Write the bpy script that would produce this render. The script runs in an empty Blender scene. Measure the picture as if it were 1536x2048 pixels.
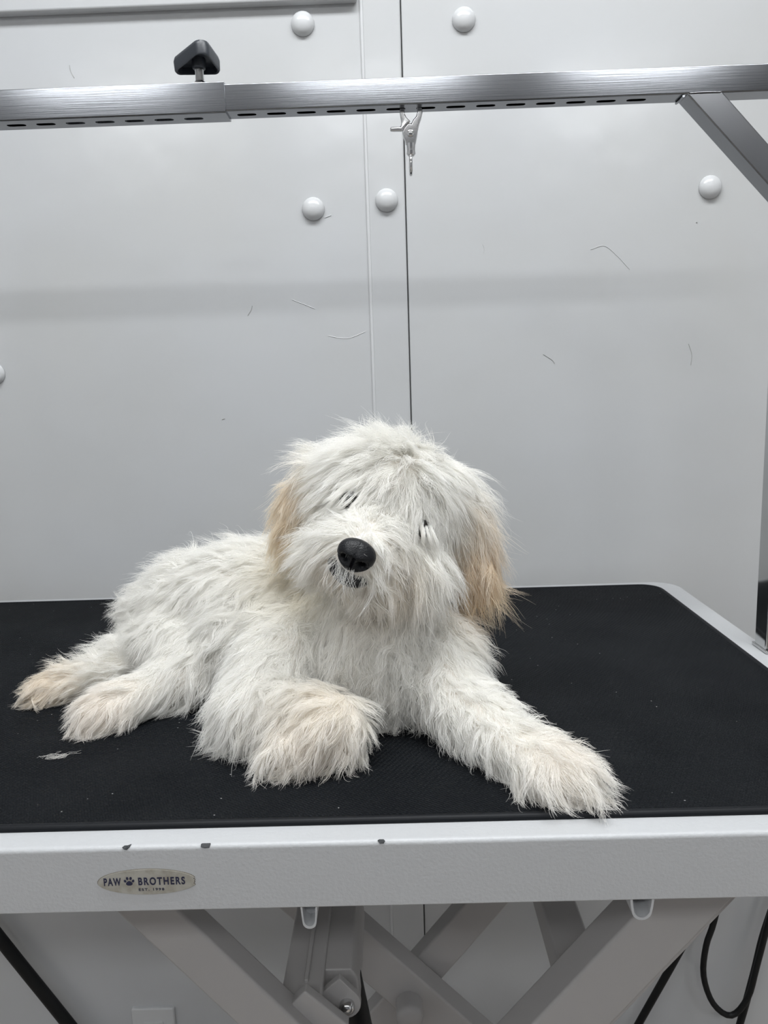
import bpy, bmesh, math, random
import numpy as np
from mathutils import Vector, Matrix, Euler
from mathutils.bvhtree import BVHTree
from mathutils.kdtree import KDTree

random.seed(7)
rng = np.random.default_rng(11)
scene = bpy.context.scene
COL = scene.collection

# ------------------------------------------------------------------ camera
# frame of the scene: x right along the table, y away from the camera, z up; z = 0 is the table top
F_PX, CAM_Y, CAM_H, PITCH, YAW, ROLL = 1537.8, 0.4503, 0.2887, 0.1657, 0.0148, 0.0324
_right = Vector((math.cos(YAW), math.sin(YAW), 0))
_fw = Vector((-math.sin(YAW), math.cos(YAW), 0))
_up = Vector((0, 0, 1))
fwd = _fw * math.cos(PITCH) - _up * math.sin(PITCH)
up = _up * math.cos(PITCH) + _fw * math.sin(PITCH)
cr = _right * math.cos(ROLL) - up * math.sin(ROLL)
cu = up * math.cos(ROLL) + _right * math.sin(ROLL)
cam_data = bpy.data.cameras.new('camera')
cam_data.sensor_fit = 'VERTICAL'
cam_data.sensor_height = 36.0
cam_data.lens = F_PX / 2048 * 36.0
cam_data.clip_start = 0.01
cam = bpy.data.objects.new('camera', cam_data)
COL.objects.link(cam)
cam.matrix_world = Matrix(((cr.x, cu.x, -fwd.x, 0), (cr.y, cu.y, -fwd.y, -CAM_Y), (cr.z, cu.z, -fwd.z, CAM_H), (0, 0, 0, 1)))
scene.camera = cam

# ------------------------------------------------------------------ world and exposure
world = bpy.data.worlds.new('room_air')
scene.world = world
world.use_nodes = True
world.node_tree.nodes['Background'].inputs[0].default_value = (0.75, 0.8, 0.85, 1)
world.node_tree.nodes['Background'].inputs[1].default_value = 0.3
scene.view_settings.view_transform = 'Standard'
scene.view_settings.look = 'None'
scene.view_settings.gamma = 1.0
scene.view_settings.use_curve_mapping = False
scene.view_settings.exposure = 0.42
scene.cycles.diffuse_bounces = 10
scene.cycles.glossy_bounces = 3
scene.cycles.transmission_bounces = 10
scene.cycles.max_bounces = 12
scene.cycles.adaptive_threshold = 0.05
scene.cycles.use_light_tree = False
LAMP_STRENGTH = 15.0
FAR_LAMP_STRENGTH = 21.0
ROOM = dict(x0=-1.7, x1=1.9, y0=-2.9, y1=0.66, z0=-1.0, z1=1.5)


# ------------------------------------------------------------------ helpers
def new_mat(name, color, rough=0.5, metal=0.0, spec=0.5):
    m = bpy.data.materials.new(name)
    m.use_nodes = True
    b = m.node_tree.nodes['Principled BSDF']
    b.inputs['Base Color'].default_value = (*color, 1)
    b.inputs['Roughness'].default_value = rough
    b.inputs['Metallic'].default_value = metal
    b.inputs['Specular IOR Level'].default_value = spec
    return m


def nodes(m):
    return m.node_tree.nodes, m.node_tree.links, m.node_tree.nodes['Principled BSDF']


def add_bump(m, scale, strength, dist=0.001, detail=3.0, kind='noise'):
    N, L, b = nodes(m)
    tc = N.new('ShaderNodeTexCoord')
    if kind == 'noise':
        t = N.new('ShaderNodeTexNoise')
        t.inputs['Scale'].default_value = scale
        t.inputs['Detail'].default_value = detail
        out = t.outputs['Fac']
    else:
        t = N.new('ShaderNodeTexVoronoi')
        t.inputs['Scale'].default_value = scale
        out = t.outputs['Distance']
    L.new(tc.outputs['Object'], t.inputs['Vector'])
    bu = N.new('ShaderNodeBump')
    bu.inputs['Strength'].default_value = strength
    bu.inputs['Distance'].default_value = dist
    L.new(out, bu.inputs['Height'])
    L.new(bu.outputs['Normal'], b.inputs['Normal'])
    return tc, bu


def link(name, me, mat, parent=None, smooth=False):
    o = bpy.data.objects.new(name, me)
    COL.objects.link(o)
    if mat is not None:
        me.materials.append(mat)
    if parent is not None:
        o.parent = parent
    if smooth and hasattr(me, 'polygons'):
        me.polygons.foreach_set('use_smooth', [True] * len(me.polygons))
    return o


def from_bm(name, bm, mat, parent=None, smooth=False):
    bmesh.ops.recalc_face_normals(bm, faces=bm.faces[:])
    me = bpy.data.meshes.new(name)
    bm.to_mesh(me)
    bm.free()
    o = link(name, me, mat, parent, smooth)
    if smooth:
        me.set_sharp_from_angle(angle=math.radians(48))
        o.modifiers.new('weighted', 'WEIGHTED_NORMAL').keep_sharp = True
    return o


def tag(o, label=None, cat=None, group=None, kind=None):
    for k, v in (('label', label), ('category', cat), ('group', group), ('kind', kind)):
        if v:
            o[k] = v
    return o


def thing(name, loc, label, cat, group=None):
    o = bpy.data.objects.new(name, None)
    COL.objects.link(o)
    o.location = loc
    o.empty_display_size = 0.05
    return tag(o, label, cat, group)


def shift(bm, loc):
    """world-built geometry moved into its parent's frame"""
    bmesh.ops.translate(bm, verts=bm.verts[:], vec=-Vector(loc))
    return bm


def bm_box(x0, x1, y0, y1, z0, z1, bevel=0.0, seg=2, bm=None):
    own = bm is None
    b = bmesh.new()
    bmesh.ops.create_cube(b, size=1.0)
    bmesh.ops.scale(b, vec=(x1 - x0, y1 - y0, z1 - z0), verts=b.verts[:])
    bmesh.ops.translate(b, vec=((x0 + x1) / 2, (y0 + y1) / 2, (z0 + z1) / 2), verts=b.verts[:])
    if bevel > 0:
        bmesh.ops.bevel(b, geom=b.edges[:] + b.verts[:], offset=bevel, segments=seg, profile=0.5, affect='EDGES')
    if own:
        return b
    merge(bm, b)
    return bm


def merge(dst, src, mtx=None):
    if mtx is not None:
        bmesh.ops.transform(src, matrix=mtx, verts=src.verts[:])
    me = bpy.data.meshes.new('tmp')
    src.to_mesh(me)
    src.free()
    dst.from_mesh(me)
    bpy.data.meshes.remove(me)
    return dst


def bm_prism(outline, depth, bevel=0.0, seg=2):
    """outline in x,z extruded along y from 0 to depth"""
    b = bmesh.new()
    vs = [b.verts.new((x, 0, z)) for x, z in outline]
    f = b.faces.new(vs)
    r = bmesh.ops.extrude_face_region(b, geom=[f])
    bmesh.ops.translate(b, vec=(0, depth, 0), verts=[v for v in r['geom'] if isinstance(v, bmesh.types.BMVert)])
    bmesh.ops.recalc_face_normals(b, faces=b.faces[:])
    if bevel > 0:
        es = [e for e in b.edges if len(e.link_faces) == 2 and e.calc_face_angle(0) > 0.6]
        bmesh.ops.bevel(b, geom=es, offset=bevel, segments=seg, profile=0.5, affect='EDGES')
    return b


def bm_tube(pts, radii, n=12, caps=True, flat=1.0):
    b = bmesh.new()
    pts = [Vector(p) for p in pts]
    if not hasattr(radii, '__len__'):
        radii = [radii] * len(pts)
    rings = []
    ref = Vector((0, 0, 1))
    for i, p in enumerate(pts):
        t = (pts[min(i + 1, len(pts) - 1)] - pts[max(i - 1, 0)]).normalized()
        if abs(t.dot(ref)) > 0.95:
            ref = Vector((0, 1, 0))
        u = t.cross(ref).normalized()
        w = u.cross(t).normalized()
        ref = w
        rings.append([b.verts.new(p + (u * math.cos(a) + w * math.sin(a) * flat) * radii[i])
                      for a in [2 * math.pi * k / n for k in range(n)]])
    for a, c in zip(rings, rings[1:]):
        for k in range(n):
            b.faces.new((a[k], a[(k + 1) % n], c[(k + 1) % n], c[k]))
    if caps:
        b.faces.new(rings[0][::-1])
        b.faces.new(rings[-1])
    return b


def spline(pts, n=40):
    P = [Vector(p) for p in pts]
    P = [2 * P[0] - P[1]] + P + [2 * P[-1] - P[-2]]
    out = []
    segs = len(P) - 3
    for s in range(segs):
        m = max(2, n // segs)
        for k in range(m + (1 if s == segs - 1 else 0)):
            t = k / m
            a, b, c, d = P[s:s + 4]
            out.append(0.5 * ((2 * b) + (c - a) * t + (2 * a - 5 * b + 4 * c - d) * t * t + (3 * b - a - 3 * c + d) * t ** 3))
    return out


def bm_lathe(profile, n=24, axis='Z'):
    """profile of (r, h)"""
    b = bmesh.new()
    rings = []
    for r, h in profile:
        if r < 1e-6:
            rings.append([b.verts.new((0, 0, h))])
        else:
            rings.append([b.verts.new((r * math.cos(2 * math.pi * k / n), r * math.sin(2 * math.pi * k / n), h)) for k in range(n)])
    for a, c in zip(rings, rings[1:]):
        for k in range(n):
            q = [a[k % len(a)], a[(k + 1) % len(a)], c[(k + 1) % len(c)], c[k % len(c)]]
            u = []
            for v in q:
                if v not in u:
                    u.append(v)
            if len(u) >= 3:
                b.faces.new(u)
    if len(rings[0]) > 1:
        b.faces.new(rings[0][::-1])
    if len(rings[-1]) > 1:
        b.faces.new(rings[-1])
    if axis == 'Y':      # points towards the camera (-y)
        bmesh.ops.rotate(b, cent=(0, 0, 0), matrix=Matrix.Rotation(math.radians(90), 3, 'X'), verts=b.verts[:])
    return b


def rounded_rect(x0, x1, y0, y1, r, n=8):
    out = []
    for cx, cy, a0 in ((x1 - r, y1 - r, 0), (x0 + r, y1 - r, 90), (x0 + r, y0 + r, 180), (x1 - r, y0 + r, 270)):
        for k in range(n + 1):
            a = math.radians(a0 + 90 * k / n)
            out.append((cx + r * math.cos(a), cy + r * math.sin(a)))
    return out


def bm_loft(x0, x1, y0, y1, r, prof, fill=(True, True)):
    """rounded rectangle rings, prof of (inset, z)"""
    b = bmesh.new()
    rings = []
    for d, z in prof:
        rings.append([b.verts.new((x, y, z)) for x, y in rounded_rect(x0 + d, x1 - d, y0 + d, y1 - d, max(r - d, 0.002))])
    for a, c in zip(rings, rings[1:]):
        m = len(a)
        for k in range(m):
            b.faces.new((a[k], a[(k + 1) % m], c[(k + 1) % m], c[k]))
    if fill[0]:
        b.faces.new(rings[0])
    if fill[1]:
        b.faces.new(rings[-1])
    return b


# ------------------------------------------------------------------ materials
wall_mat = new_mat('white_wall_panel', (0.52, 0.53, 0.54), 0.20, 0, 0.45)
N, L, B = nodes(wall_mat)
tc, bu = add_bump(wall_mat, 6.0, 0.12, 0.02, 3.0)
_n = N.new('ShaderNodeTexNoise'); _n.inputs['Scale'].default_value = 3.0; _n.inputs['Detail'].default_value = 5
_r = N.new('ShaderNodeValToRGB')
_r.color_ramp.elements[0].position = 0.3; _r.color_ramp.elements[0].color = (0.495, 0.50, 0.498, 1)
_r.color_ramp.elements[1].position = 0.7; _r.color_ramp.elements[1].color = (0.515, 0.526, 0.540, 1)
L.new(tc.outputs['Object'], _n.inputs['Vector']); L.new(_n.outputs['Fac'], _r.inputs['Fac']); L.new(_r.outputs['Color'], B.inputs['Base Color'])

room_mat = new_mat('painted_room_wall', (0.72, 0.73, 0.74), 0.6)
add_bump(room_mat, 40, 0.1)
far_mat = new_mat('dark_grey_far_wall', (0.24, 0.245, 0.26), 0.6)
add_bump(far_mat, 40, 0.1)
ceil_mat = new_mat('ceiling_paint', (0.8, 0.8, 0.8), 0.8)
add_bump(ceil_mat, 60, 0.2)
floor_mat = new_mat('grey_vinyl_floor', (0.42, 0.375, 0.33), 0.45)
add_bump(floor_mat, 30, 0.1)
gap_mat = new_mat('dark_gap', (0.13, 0.135, 0.13), 0.8)
scuff_mat = new_mat('scuff_mark', (0.40, 0.405, 0.40), 0.5)
white_plastic = new_mat('white_plastic', (0.58, 0.588, 0.595), 0.25)
add_bump(white_plastic, 80, 0.03)

paint_mat = new_mat('white_powder_coat', (0.47, 0.478, 0.488), 0.42)
N, L, B = nodes(paint_mat)
tc = N.new('ShaderNodeTexCoord')
_t = N.new('ShaderNodeTexNoise'); _t.inputs['Scale'].default_value = 420; _t.inputs['Detail'].default_value = 2
_bu = N.new('ShaderNodeBump'); _bu.inputs['Strength'].default_value = 0.35; _bu.inputs['Distance'].default_value = 0.0008
L.new(tc.outputs['Object'], _t.inputs['Vector']); L.new(_t.outputs['Fac'], _bu.inputs['Height']); L.new(_bu.outputs['Normal'], B.inputs['Normal'])

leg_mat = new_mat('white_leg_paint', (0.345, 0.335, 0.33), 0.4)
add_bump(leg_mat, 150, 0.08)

mat_rubber = new_mat('ribbed_black_rubber', (0.014, 0.0155, 0.019), 0.62, 0, 0.09)
N, L, B = nodes(mat_rubber)
tc = N.new('ShaderNodeTexCoord')
_map = N.new('ShaderNodeMapping')
L.new(tc.outputs['Object'], _map.inputs['Vector'])
_sep = N.new('ShaderNodeSeparateXYZ'); L.new(_map.outputs['Vector'], _sep.inputs['Vector'])


def _math(op, a, b=None, val=None):
    q = N.new('ShaderNodeMath'); q.operation = op
    L.new(a, q.inputs[0])
    if b is not None:
        L.new(b, q.inputs[1])
    elif val is not None:
        q.inputs[1].default_value = val
    return q.outputs[0]


_PIT = 0.0040
_sx = _math('SINE', _math('MULTIPLY', _math('ADD', _sep.outputs['X'], _math('MULTIPLY', _sep.outputs['Y'], val=0.45)), val=2 * math.pi / _PIT))
_sy = _math('SINE', _math('MULTIPLY', _math('ADD', _sep.outputs['Y'], _math('MULTIPLY', _sep.outputs['X'], val=0.04)), val=2 * math.pi / _PIT))
_pat = _math('MULTIPLY', _sx, _sy)
_pw = N.new('ShaderNodeTexNoise'); _pw.inputs['Scale'].default_value = 60; _pw.inputs['Detail'].default_value = 3
L.new(tc.outputs['Object'], _pw.inputs['Vector'])
_hgt = _math('ADD', _math('MULTIPLY', _pat, val=0.5), _math('MULTIPLY', _pw.outputs['Fac'], val=0.7))
_bu = N.new('ShaderNodeBump'); _bu.inputs['Strength'].default_value = 1.0; _bu.inputs['Distance'].default_value = 0.0013
L.new(_hgt, _bu.inputs['Height']); L.new(_bu.outputs['Normal'], B.inputs['Normal'])
# pale dander specks and dusty patches lying on the rubber
_sp = N.new('ShaderNodeTexVoronoi'); _sp.inputs['Scale'].default_value = 95
L.new(tc.outputs['Object'], _sp.inputs['Vector'])
_s1 = _math('LESS_THAN', _sp.outputs['Distance'], val=0.055)
_sn = N.new('ShaderNodeTexNoise'); _sn.inputs['Scale'].default_value = 9
L.new(tc.outputs['Object'], _sn.inputs['Vector'])
_s2 = _math('MULTIPLY', _s1, _math('GREATER_THAN', _sn.outputs['Fac'], val=0.54))
_dn = N.new('ShaderNodeTexNoise'); _dn.inputs['Scale'].default_value = 14; _dn.inputs['Detail'].default_value = 6
L.new(tc.outputs['Object'], _dn.inputs['Vector'])
_dr = N.new('ShaderNodeValToRGB')
_dr.color_ramp.elements[0].position = 0.35; _dr.color_ramp.elements[0].color = (0.0050, 0.0062, 0.0080, 1)
_dr.color_ramp.elements[1].position = 0.8; _dr.color_ramp.elements[1].color = (0.0105, 0.0120, 0.0140, 1)
L.new(_dn.outputs['Fac'], _dr.inputs['Fac'])
_mx = N.new('ShaderNodeMix'); _mx.data_type = 'RGBA'
_mx.inputs[7].default_value = (0.32, 0.32, 0.32, 1)
L.new(_s2, _mx.inputs[0]); L.new(_dr.outputs['Color'], _mx.inputs[6]); L.new(_mx.outputs[2], B.inputs['Base Color'])
edge_rubber = new_mat('smooth_black_rubber', (0.005, 0.006, 0.008), 0.5, 0, 0.2)
add_bump(edge_rubber, 60, 0.05)

steel = new_mat('brushed_stainless', (0.235, 0.243, 0.256), 0.24, 1.0)
N, L, B = nodes(steel)
tc = N.new('ShaderNodeTexCoord')
_mp = N.new('ShaderNodeMapping'); _mp.inputs['Scale'].default_value = (6, 400, 400)
L.new(tc.outputs['Object'], _mp.inputs['Vector'])
_t = N.new('ShaderNodeTexNoise'); _t.inputs['Scale'].default_value = 3; _t.inputs['Detail'].default_value = 4
L.new(_mp.outputs['Vector'], _t.inputs['Vector'])
_t2 = N.new('ShaderNodeTexNoise'); _t2.inputs['Scale'].default_value = 9; _t2.inputs['Detail'].default_value = 3
L.new(_mp.outputs['Vector'], _t2.inputs['Vector'])
_rr = N.new('ShaderNodeMapRange'); _rr.inputs['To Min'].default_value = 0.13; _rr.inputs['To Max'].default_value = 0.20
L.new(_t2.outputs['Fac'], _rr.inputs['Value']); L.new(_rr.outputs['Result'], B.inputs['Roughness'])
_bu = N.new('ShaderNodeBump'); _bu.inputs['Strength'].default_value = 0.025; _bu.inputs['Distance'].default_value = 0.001
L.new(_t.outputs['Fac'], _bu.inputs['Height']); L.new(_bu.outputs['Normal'], B.inputs['Normal'])
satin_steel = new_mat('satin_stainless', (0.27, 0.275, 0.285), 0.26, 1.0)
add_bump(satin_steel, 25, 0.03)
post_steel = new_mat('polished_stainless', (0.55, 0.555, 0.55), 0.1, 1.0)
add_bump(post_steel, 30, 0.02)
chrome = new_mat('nickel_plate', (0.62, 0.62, 0.62), 0.14, 1.0)
add_bump(chrome, 200, 0.03)
knob_mat = new_mat('black_moulded_plastic', (0.022, 0.026, 0.033), 0.42)
add_bump(knob_mat, 500, 0.1, 0.0005)
cord_mat = new_mat('black_cord_rubber', (0.004, 0.0045, 0.005), 0.5, 0, 0.3)
add_bump(cord_mat, 200, 0.05)
chip_mat = new_mat('bare_dark_metal', (0.03, 0.033, 0.036), 0.6)
add_bump(chip_mat, 900, 0.4)
badge_mat = new_mat('worn_silver_badge', (0.40, 0.39, 0.34), 0.38, 0.25)
N, L, B = nodes(badge_mat)
tc = N.new('ShaderNodeTexCoord')
_t = N.new('ShaderNodeTexNoise'); _t.inputs['Scale'].default_value = 120; _t.inputs['Detail'].default_value = 6
L.new(tc.outputs['Object'], _t.inputs['Vector'])
_r = N.new('ShaderNodeValToRGB')
_r.color_ramp.elements[0].position = 0.3; _r.color_ramp.elements[0].color = (0.30, 0.28, 0.23, 1)
_r.color_ramp.elements[1].position = 0.55; _r.color_ramp.elements[1].color = (0.42, 0.41, 0.37, 1)
L.new(_t.outputs['Fac'], _r.inputs['Fac']); L.new(_r.outputs['Color'], B.inputs['Base Color'])
badge_edge_mat = new_mat('grimy_badge_edge', (0.16, 0.14, 0.11), 0.6)
ink_mat = new_mat('navy_print', (0.012, 0.014, 0.045), 0.5)


def lamp_material(name, strength):
    m = new_mat(name, (0.9, 0.9, 0.9), 0.5)
    b = m.node_tree.nodes['Principled BSDF']
    b.inputs['Emission Color'].default_value = (0.955, 0.98, 1.0, 1)
    b.inputs['Emission Strength'].default_value = strength
    return m


lamp_mats = (lamp_material('lamp_diffuser', LAMP_STRENGTH), lamp_material('bright_lamp_diffuser', FAR_LAMP_STRENGTH))

# ------------------------------------------------------------------ structure: the room
R = ROOM
YW = R['y1']
fl = tag(from_bm('floor', bm_box(R['x0'] - .1, R['x1'] + .1, R['y0'] - .1, R['y1'] + .12, R['z0'] - .1, R['z0']), floor_mat), kind='structure')
ce = tag(from_bm('ceiling', bm_box(R['x0'] - .1, R['x1'] + .1, R['y0'] - .1, R['y1'] + .12, R['z1'], R['z1'] + .1), ceil_mat), kind='structure')
tag(from_bm('wall_left', bm_box(R['x0'] - .1, R['x0'], R['y0'], R['y1'] + .02, R['z0'], R['z1']), room_mat), kind='structure')
tag(from_bm('wall_right', bm_box(R['x1'], R['x1'] + .1, R['y0'], R['y1'] + .02, R['z0'], R['z1']), room_mat), kind='structure')
tag(from_bm('wall_front', bm_box(R['x0'], R['x1'], R['y0'] - .1, R['y0'], R['z0'], R['z1']), far_mat), kind='structure')
wb = tag(from_bm('wall_back', bm_box(R['x0'], R['x1'], YW + .006, YW + .1, R['z0'], R['z1']), gap_mat), kind='structure')


def panel(x0, x1, y0, z0=R['z0'], z1=R['z1'], bev=0.0015, name='panel'):
    return from_bm(name, bm_box(x0, x1, y0, YW + .0065, z0, z1, bev, 3), wall_mat, wb, True)


panel(R['x0'], -0.018, YW)                       # sheet left of the batten
panel(0.0276, R['x1'], YW + .001)                # sheet right of the seam
panel(-0.0245, 0.0262, YW - .0035, bev=0.0028, name='batten')
cl = bm_tube([(-.0252, YW - .0005, R['z0'] + .01), (-.0250, YW - .0005, 0), (-.0250, YW - .0005, R['z1'] - .01)], .0026, 12)  # white bead added to draw the bright highlight line along the batten's left edge
from_bm('highlight_bead', cl, white_plastic, wb, True)
# upper moulding over the left sheet
tr = tag(from_bm('trim_1', bm_box(R['x0'], -0.03, YW - .014, YW + .001, 0.783, 0.90, 0.004, 3), wall_mat, None, True), kind='structure')
# rivet caps
rivet_prof = [(0.0155, 0.0), (0.0155, 0.0016), (0.0146, 0.0045), (0.0122, 0.0074), (0.0088, 0.0096), (0.0045, 0.0109), (0.0, 0.0113)]
rbm = bm_lathe(rivet_prof, 28, 'Y')
bmesh.ops.recalc_face_normals(rbm, faces=rbm.faces[:])
rme = bpy.data.meshes.new('rivet_cap')
rbm.to_mesh(rme)
rme.materials.append(white_plastic)
rme.polygons.foreach_set('use_smooth', [True] * len(rme.polygons))
for x, z, dy in ((-.103, .761, 0), (-.100, .528, 0), (.001, .535, -.0035), (.110, .759, .001), (.442, .538, .001), (-.566, .320, 0)):
    o = bpy.data.objects.new('rivet_cap', rme)
    COL.objects.link(o)
    o.parent = wb
    o.location = (x, YW + dy, z)
    o.rotation_euler = (0, random.uniform(0, 6), 0)
# scuffs, nicks and dents on the sheets
for pts, w, m in (([(-.199, .389), (-.194, .396), (-.192, .402)], .0011, scuff_mat),
                  ([(-.135, .408), (-.118, .401), (-.104, .395)], .0009, wall_mat),
                  ([(-.087, .357), (-.06, .353), (-.035, .361)], .0009, wall_mat),
                  ([(.281, .462), (.30, .466), (.318, .452), (.335, .434)], .0010, wall_mat),
                  ([(.420, .330), (.425, .315), (.424, .300)], .0010, scuff_mat),
                  ([(.216, .322), (.228, .314), (.232, .309)], .0012, scuff_mat),
                  ([(-.245, .245), (-.241, .246)], .0012, scuff_mat),
                  ([(.425, .4935), (.4265, .4925)], .0018, scuff_mat),
                  ([(.150, .0675), (.1515, .0665)], .0016, scuff_mat),
                  ([(-.418, .722), (-.417, .714), (-.413, .706)], .0009, scuff_mat),
                  ([(.132, .474), (.134, .468), (.133, .462)], .0009, wall_mat),
                  ([(-.085, .516), (-.076, .519)], .0014, wall_mat)):
    y = YW + (.001 if pts[0][0] > .028 else 0.0)
    from_bm('scuff', bm_tube(spline([(x, y, z) for x, z in pts], 18), w * .6, 6, True), m, wb, True)

# ceiling light fixtures (out of frame, lighting the room)
for i, (cx, cy, lx, ly, lab) in enumerate(((0.05, -0.05, 1.5, 0.30, 'long white ceiling light nearest the panelled wall'),
                                           (-1.00, -1.75, 0.55, 0.24, 'white ceiling light ending the row of three, over the outlet side'),
                                           (-0.02, -1.75, 0.60, 0.24, 'middle white ceiling light of the row of three'),
                                           (0.90, -1.75, 0.50, 0.24, 'white ceiling light ending the row of three, over the hanging cords side'))):
    t = thing('ceiling_light', (cx, cy, R['z1']), lab, 'light', 'ceiling lights')
    hb = bm_loft(-lx / 2, lx / 2, -ly / 2, ly / 2, 0.02, [(0, 0.0), (0, -0.045), (0.004, -0.05), (0.012, -0.05), (0.012, -0.03)], (True, True))
    from_bm('housing', hb, white_plastic, t)
    from_bm('diffuser', bm_box(-lx / 2 + .014, lx / 2 - .014, -ly / 2 + .014, ly / 2 - .014, -0.054, -0.032), lamp_mats[min(i, 1)], t)

# ------------------------------------------------------------------ grooming table
TX0, TX1, TD = -0.677, 0.390, 0.61
table = thing('grooming_table', (0, 0, 0), 'white grooming table with a black rubber top the dog lies on', 'table')
SK = 0.046
frame = from_bm('top_frame', bm_loft(TX0, TX1, 0, TD, 0.034, [(.12, -.0005), (.0036, 0), (.0022, -.0002), (.0010, -.0008), (.0003, -.0018), (0, -.0032),
                                                             (0, -SK + .001), (.0008, -SK), (.003, -SK), (.003, -.007), (.12, -.007)]), paint_mat, table, True)
MX0, MX1, MY0, MY1 = TX0 + .030, TX1 - .0305, 0.0195, TD - .024
rub = from_bm('rubber_mat', bm_loft(MX0 + .006, MX1 - .006, MY0 + .006, MY1 - .006, 0.022, [(0, 0.0003), (0, 0.0032)]), mat_rubber, table)
from_bm('mat_edging', bm_loft(MX0, MX1, MY0, MY1, 0.028, [(0.0062, 0.0002), (0, 0.0002), (0, 0.0016), (.0006, .0030), (.0022, .0040), (.0042, .0040), (.0056, .0033), (.0062, 0.0026), (.0062, .0003)], (False, False)),
        edge_rubber, rub, True)
# paint chips along the front edge
for cx, w, h, pts in ((-.1795, .0052, .0016, [(-.5, .05), (-.25, .45), (.1, .5), (.5, .9), (.4, .1), (.05, -.6), (-.3, -.4)]),
                      (-.1282, .0060, .0026, [(-.5, .3), (-.4, .6), (.45, .6), (.5, .4), (.4, -.5), (-.1, -.6), (-.5, -.3)]),
                      (-.0152, .0048, .0023, [(-.5, .2), (-.25, .55), (.3, .5), (.5, .1), (.3, -.45), (-.2, -.5)])):
    b = bmesh.new()
    bot, top = [], []
    for px, pz in pts:
        s = 0.0006 + (pz + .6) / 1.5 * .0036       # arc over the rolled edge
        y = s * 0.62
        z = -0.0044 + s * 1.0 + 0.0002
        y, z = (0.0003 + max(0, s - .0018) * 1.25, -0.0028 + min(s, .0026) * 1.08)
        top.append(b.verts.new((cx + px * w, y - .0006, z + .0004)))
        bot.append(b.verts.new((cx + px * w, y + .0014, z - .0014)))
    b.faces.new(top)
    b.faces.new(bot[::-1])
    for k in range(len(top)):
        b.faces.new((top[k], bot[k], bot[(k + 1) % len(top)], top[(k + 1) % len(top)]))
    tag(from_bm('paint_chip', b, chip_mat, frame), 'dark chip in the white paint')

# badge
badge_c = Vector((-0.1675, 0.0, -0.0245))
ell = []
for k in range(64):
    a = 2 * math.pi * k / 64
    x, z = 0.0322 * math.cos(a), 0.0088 * math.sin(a)
    x = min(x, 0.0303 + 0.0006 * math.sin(k * 2.3))
    ell.append((x, z))
bb = bm_prism([(x * 1.0, z * 1.0) for x, z in ell], 0.0010)
bmesh.ops.translate(bb, verts=bb.verts[:], vec=badge_c + Vector((0, -.0008, 0)))
badge = tag(from_bm('badge', bb, badge_mat, table), 'worn oval silver badge with navy lettering')
bb = bm_prism([(x * 1.014, z * 1.03) for x, z in ell], 0.0008)
bmesh.ops.translate(bb, verts=bb.verts[:], vec=badge_c + Vector((0, -.0004, 0)))
from_bm('badge_backing', bb, badge_edge_mat, badge)


def text(body, cx, cz, height, width, weight=0.0, name='lettering'):
    cu_ = bpy.data.curves.new(name, 'FONT')
    cu_.body = body
    cu_.align_x = 'CENTER'
    cu_.align_y = 'CENTER'
    cu_.size = 1.0
    cu_.offset = weight
    cu_.extrude = 0.02
    cu_.space_character = 1.28
    o = bpy.data.objects.new(name, cu_)
    COL.objects.link(o)
    dg = bpy.context.evaluated_depsgraph_get()
    me = bpy.data.meshes.new_from_object(o.evaluated_get(dg))
    bpy.data.objects.remove(o)
    bpy.data.curves.remove(cu_)
    co = np.zeros(len(me.vertices) * 3)
    me.vertices.foreach_get('co', co)
    co = co.reshape(-1, 3)
    lo, hi = co.min(0), co.max(0)
    w, h = hi[0] - lo[0], hi[1] - lo[1]
    out = np.zeros_like(co)
    out[:, 0] = (co[:, 0] - (lo[0] + hi[0]) / 2) / w * width + cx
    out[:, 2] = (co[:, 1] - (lo[1] + hi[1]) / 2) / h * height + cz
    out[:, 1] = -0.0009 - (co[:, 2] > 0) * 0.0001
    me.vertices.foreach_set('co', out.ravel())
    return link(name, me, ink_mat, badge)


bx, bz = badge_c.x, badge_c.z
text('PAW', bx - .0226, bz + .0007, .0055, .0112, 0.03)
text('BROTHERS', bx + .0094, bz + .0007, .0055, .0304, 0.03)
text('EST. 1998', bx + .0024, bz - .0051, .0018, .0166, 0.015)
pb = bmesh.new()


def _disc(cx, cz, rx, rz, rot=0.0, pts=None):
    b = bmesh.new()
    o = []
    for k in range(20):
        a = 2 * math.pi * k / 20
        x, z = rx * math.cos(a), rz * math.sin(a)
        if pts:
            x *= 1 + 0.25 * (-math.sin(a))
            if math.sin(a) < 0:
                z *= 1 - .25 * math.cos(a) ** 2 + .15 * abs(math.cos(a))
        o.append(b.verts.new((cx + x * math.cos(rot) - z * math.sin(rot), -.00095, cz + x * math.sin(rot) + z * math.cos(rot))))
    b.faces.new(o)
    r = bmesh.ops.extrude_face_region(b, geom=b.faces[:])
    bmesh.ops.translate(b, vec=(0, .0003, 0), verts=[v for v in r['geom'] if isinstance(v, bmesh.types.BMVert)])
    return b


pcx, pcz = bx - .0117, bz + .0006
for q in (_disc(pcx, pcz - .0011, .0021, .0016, 0, True), _disc(pcx - .0026, pcz + .0005, .0008, .0010, .5), _disc(pcx - .0011, pcz + .0023, .0008, .0011, .15),
          _disc(pcx + .0011, pcz + .0023, .0008, .0011, -.15), _disc(pcx + .0026, pcz + .0005, .0008, .0010, -.5)):
    merge(pb, q)
from_bm('paw_emblem', pb, ink_mat, badge)


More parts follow.
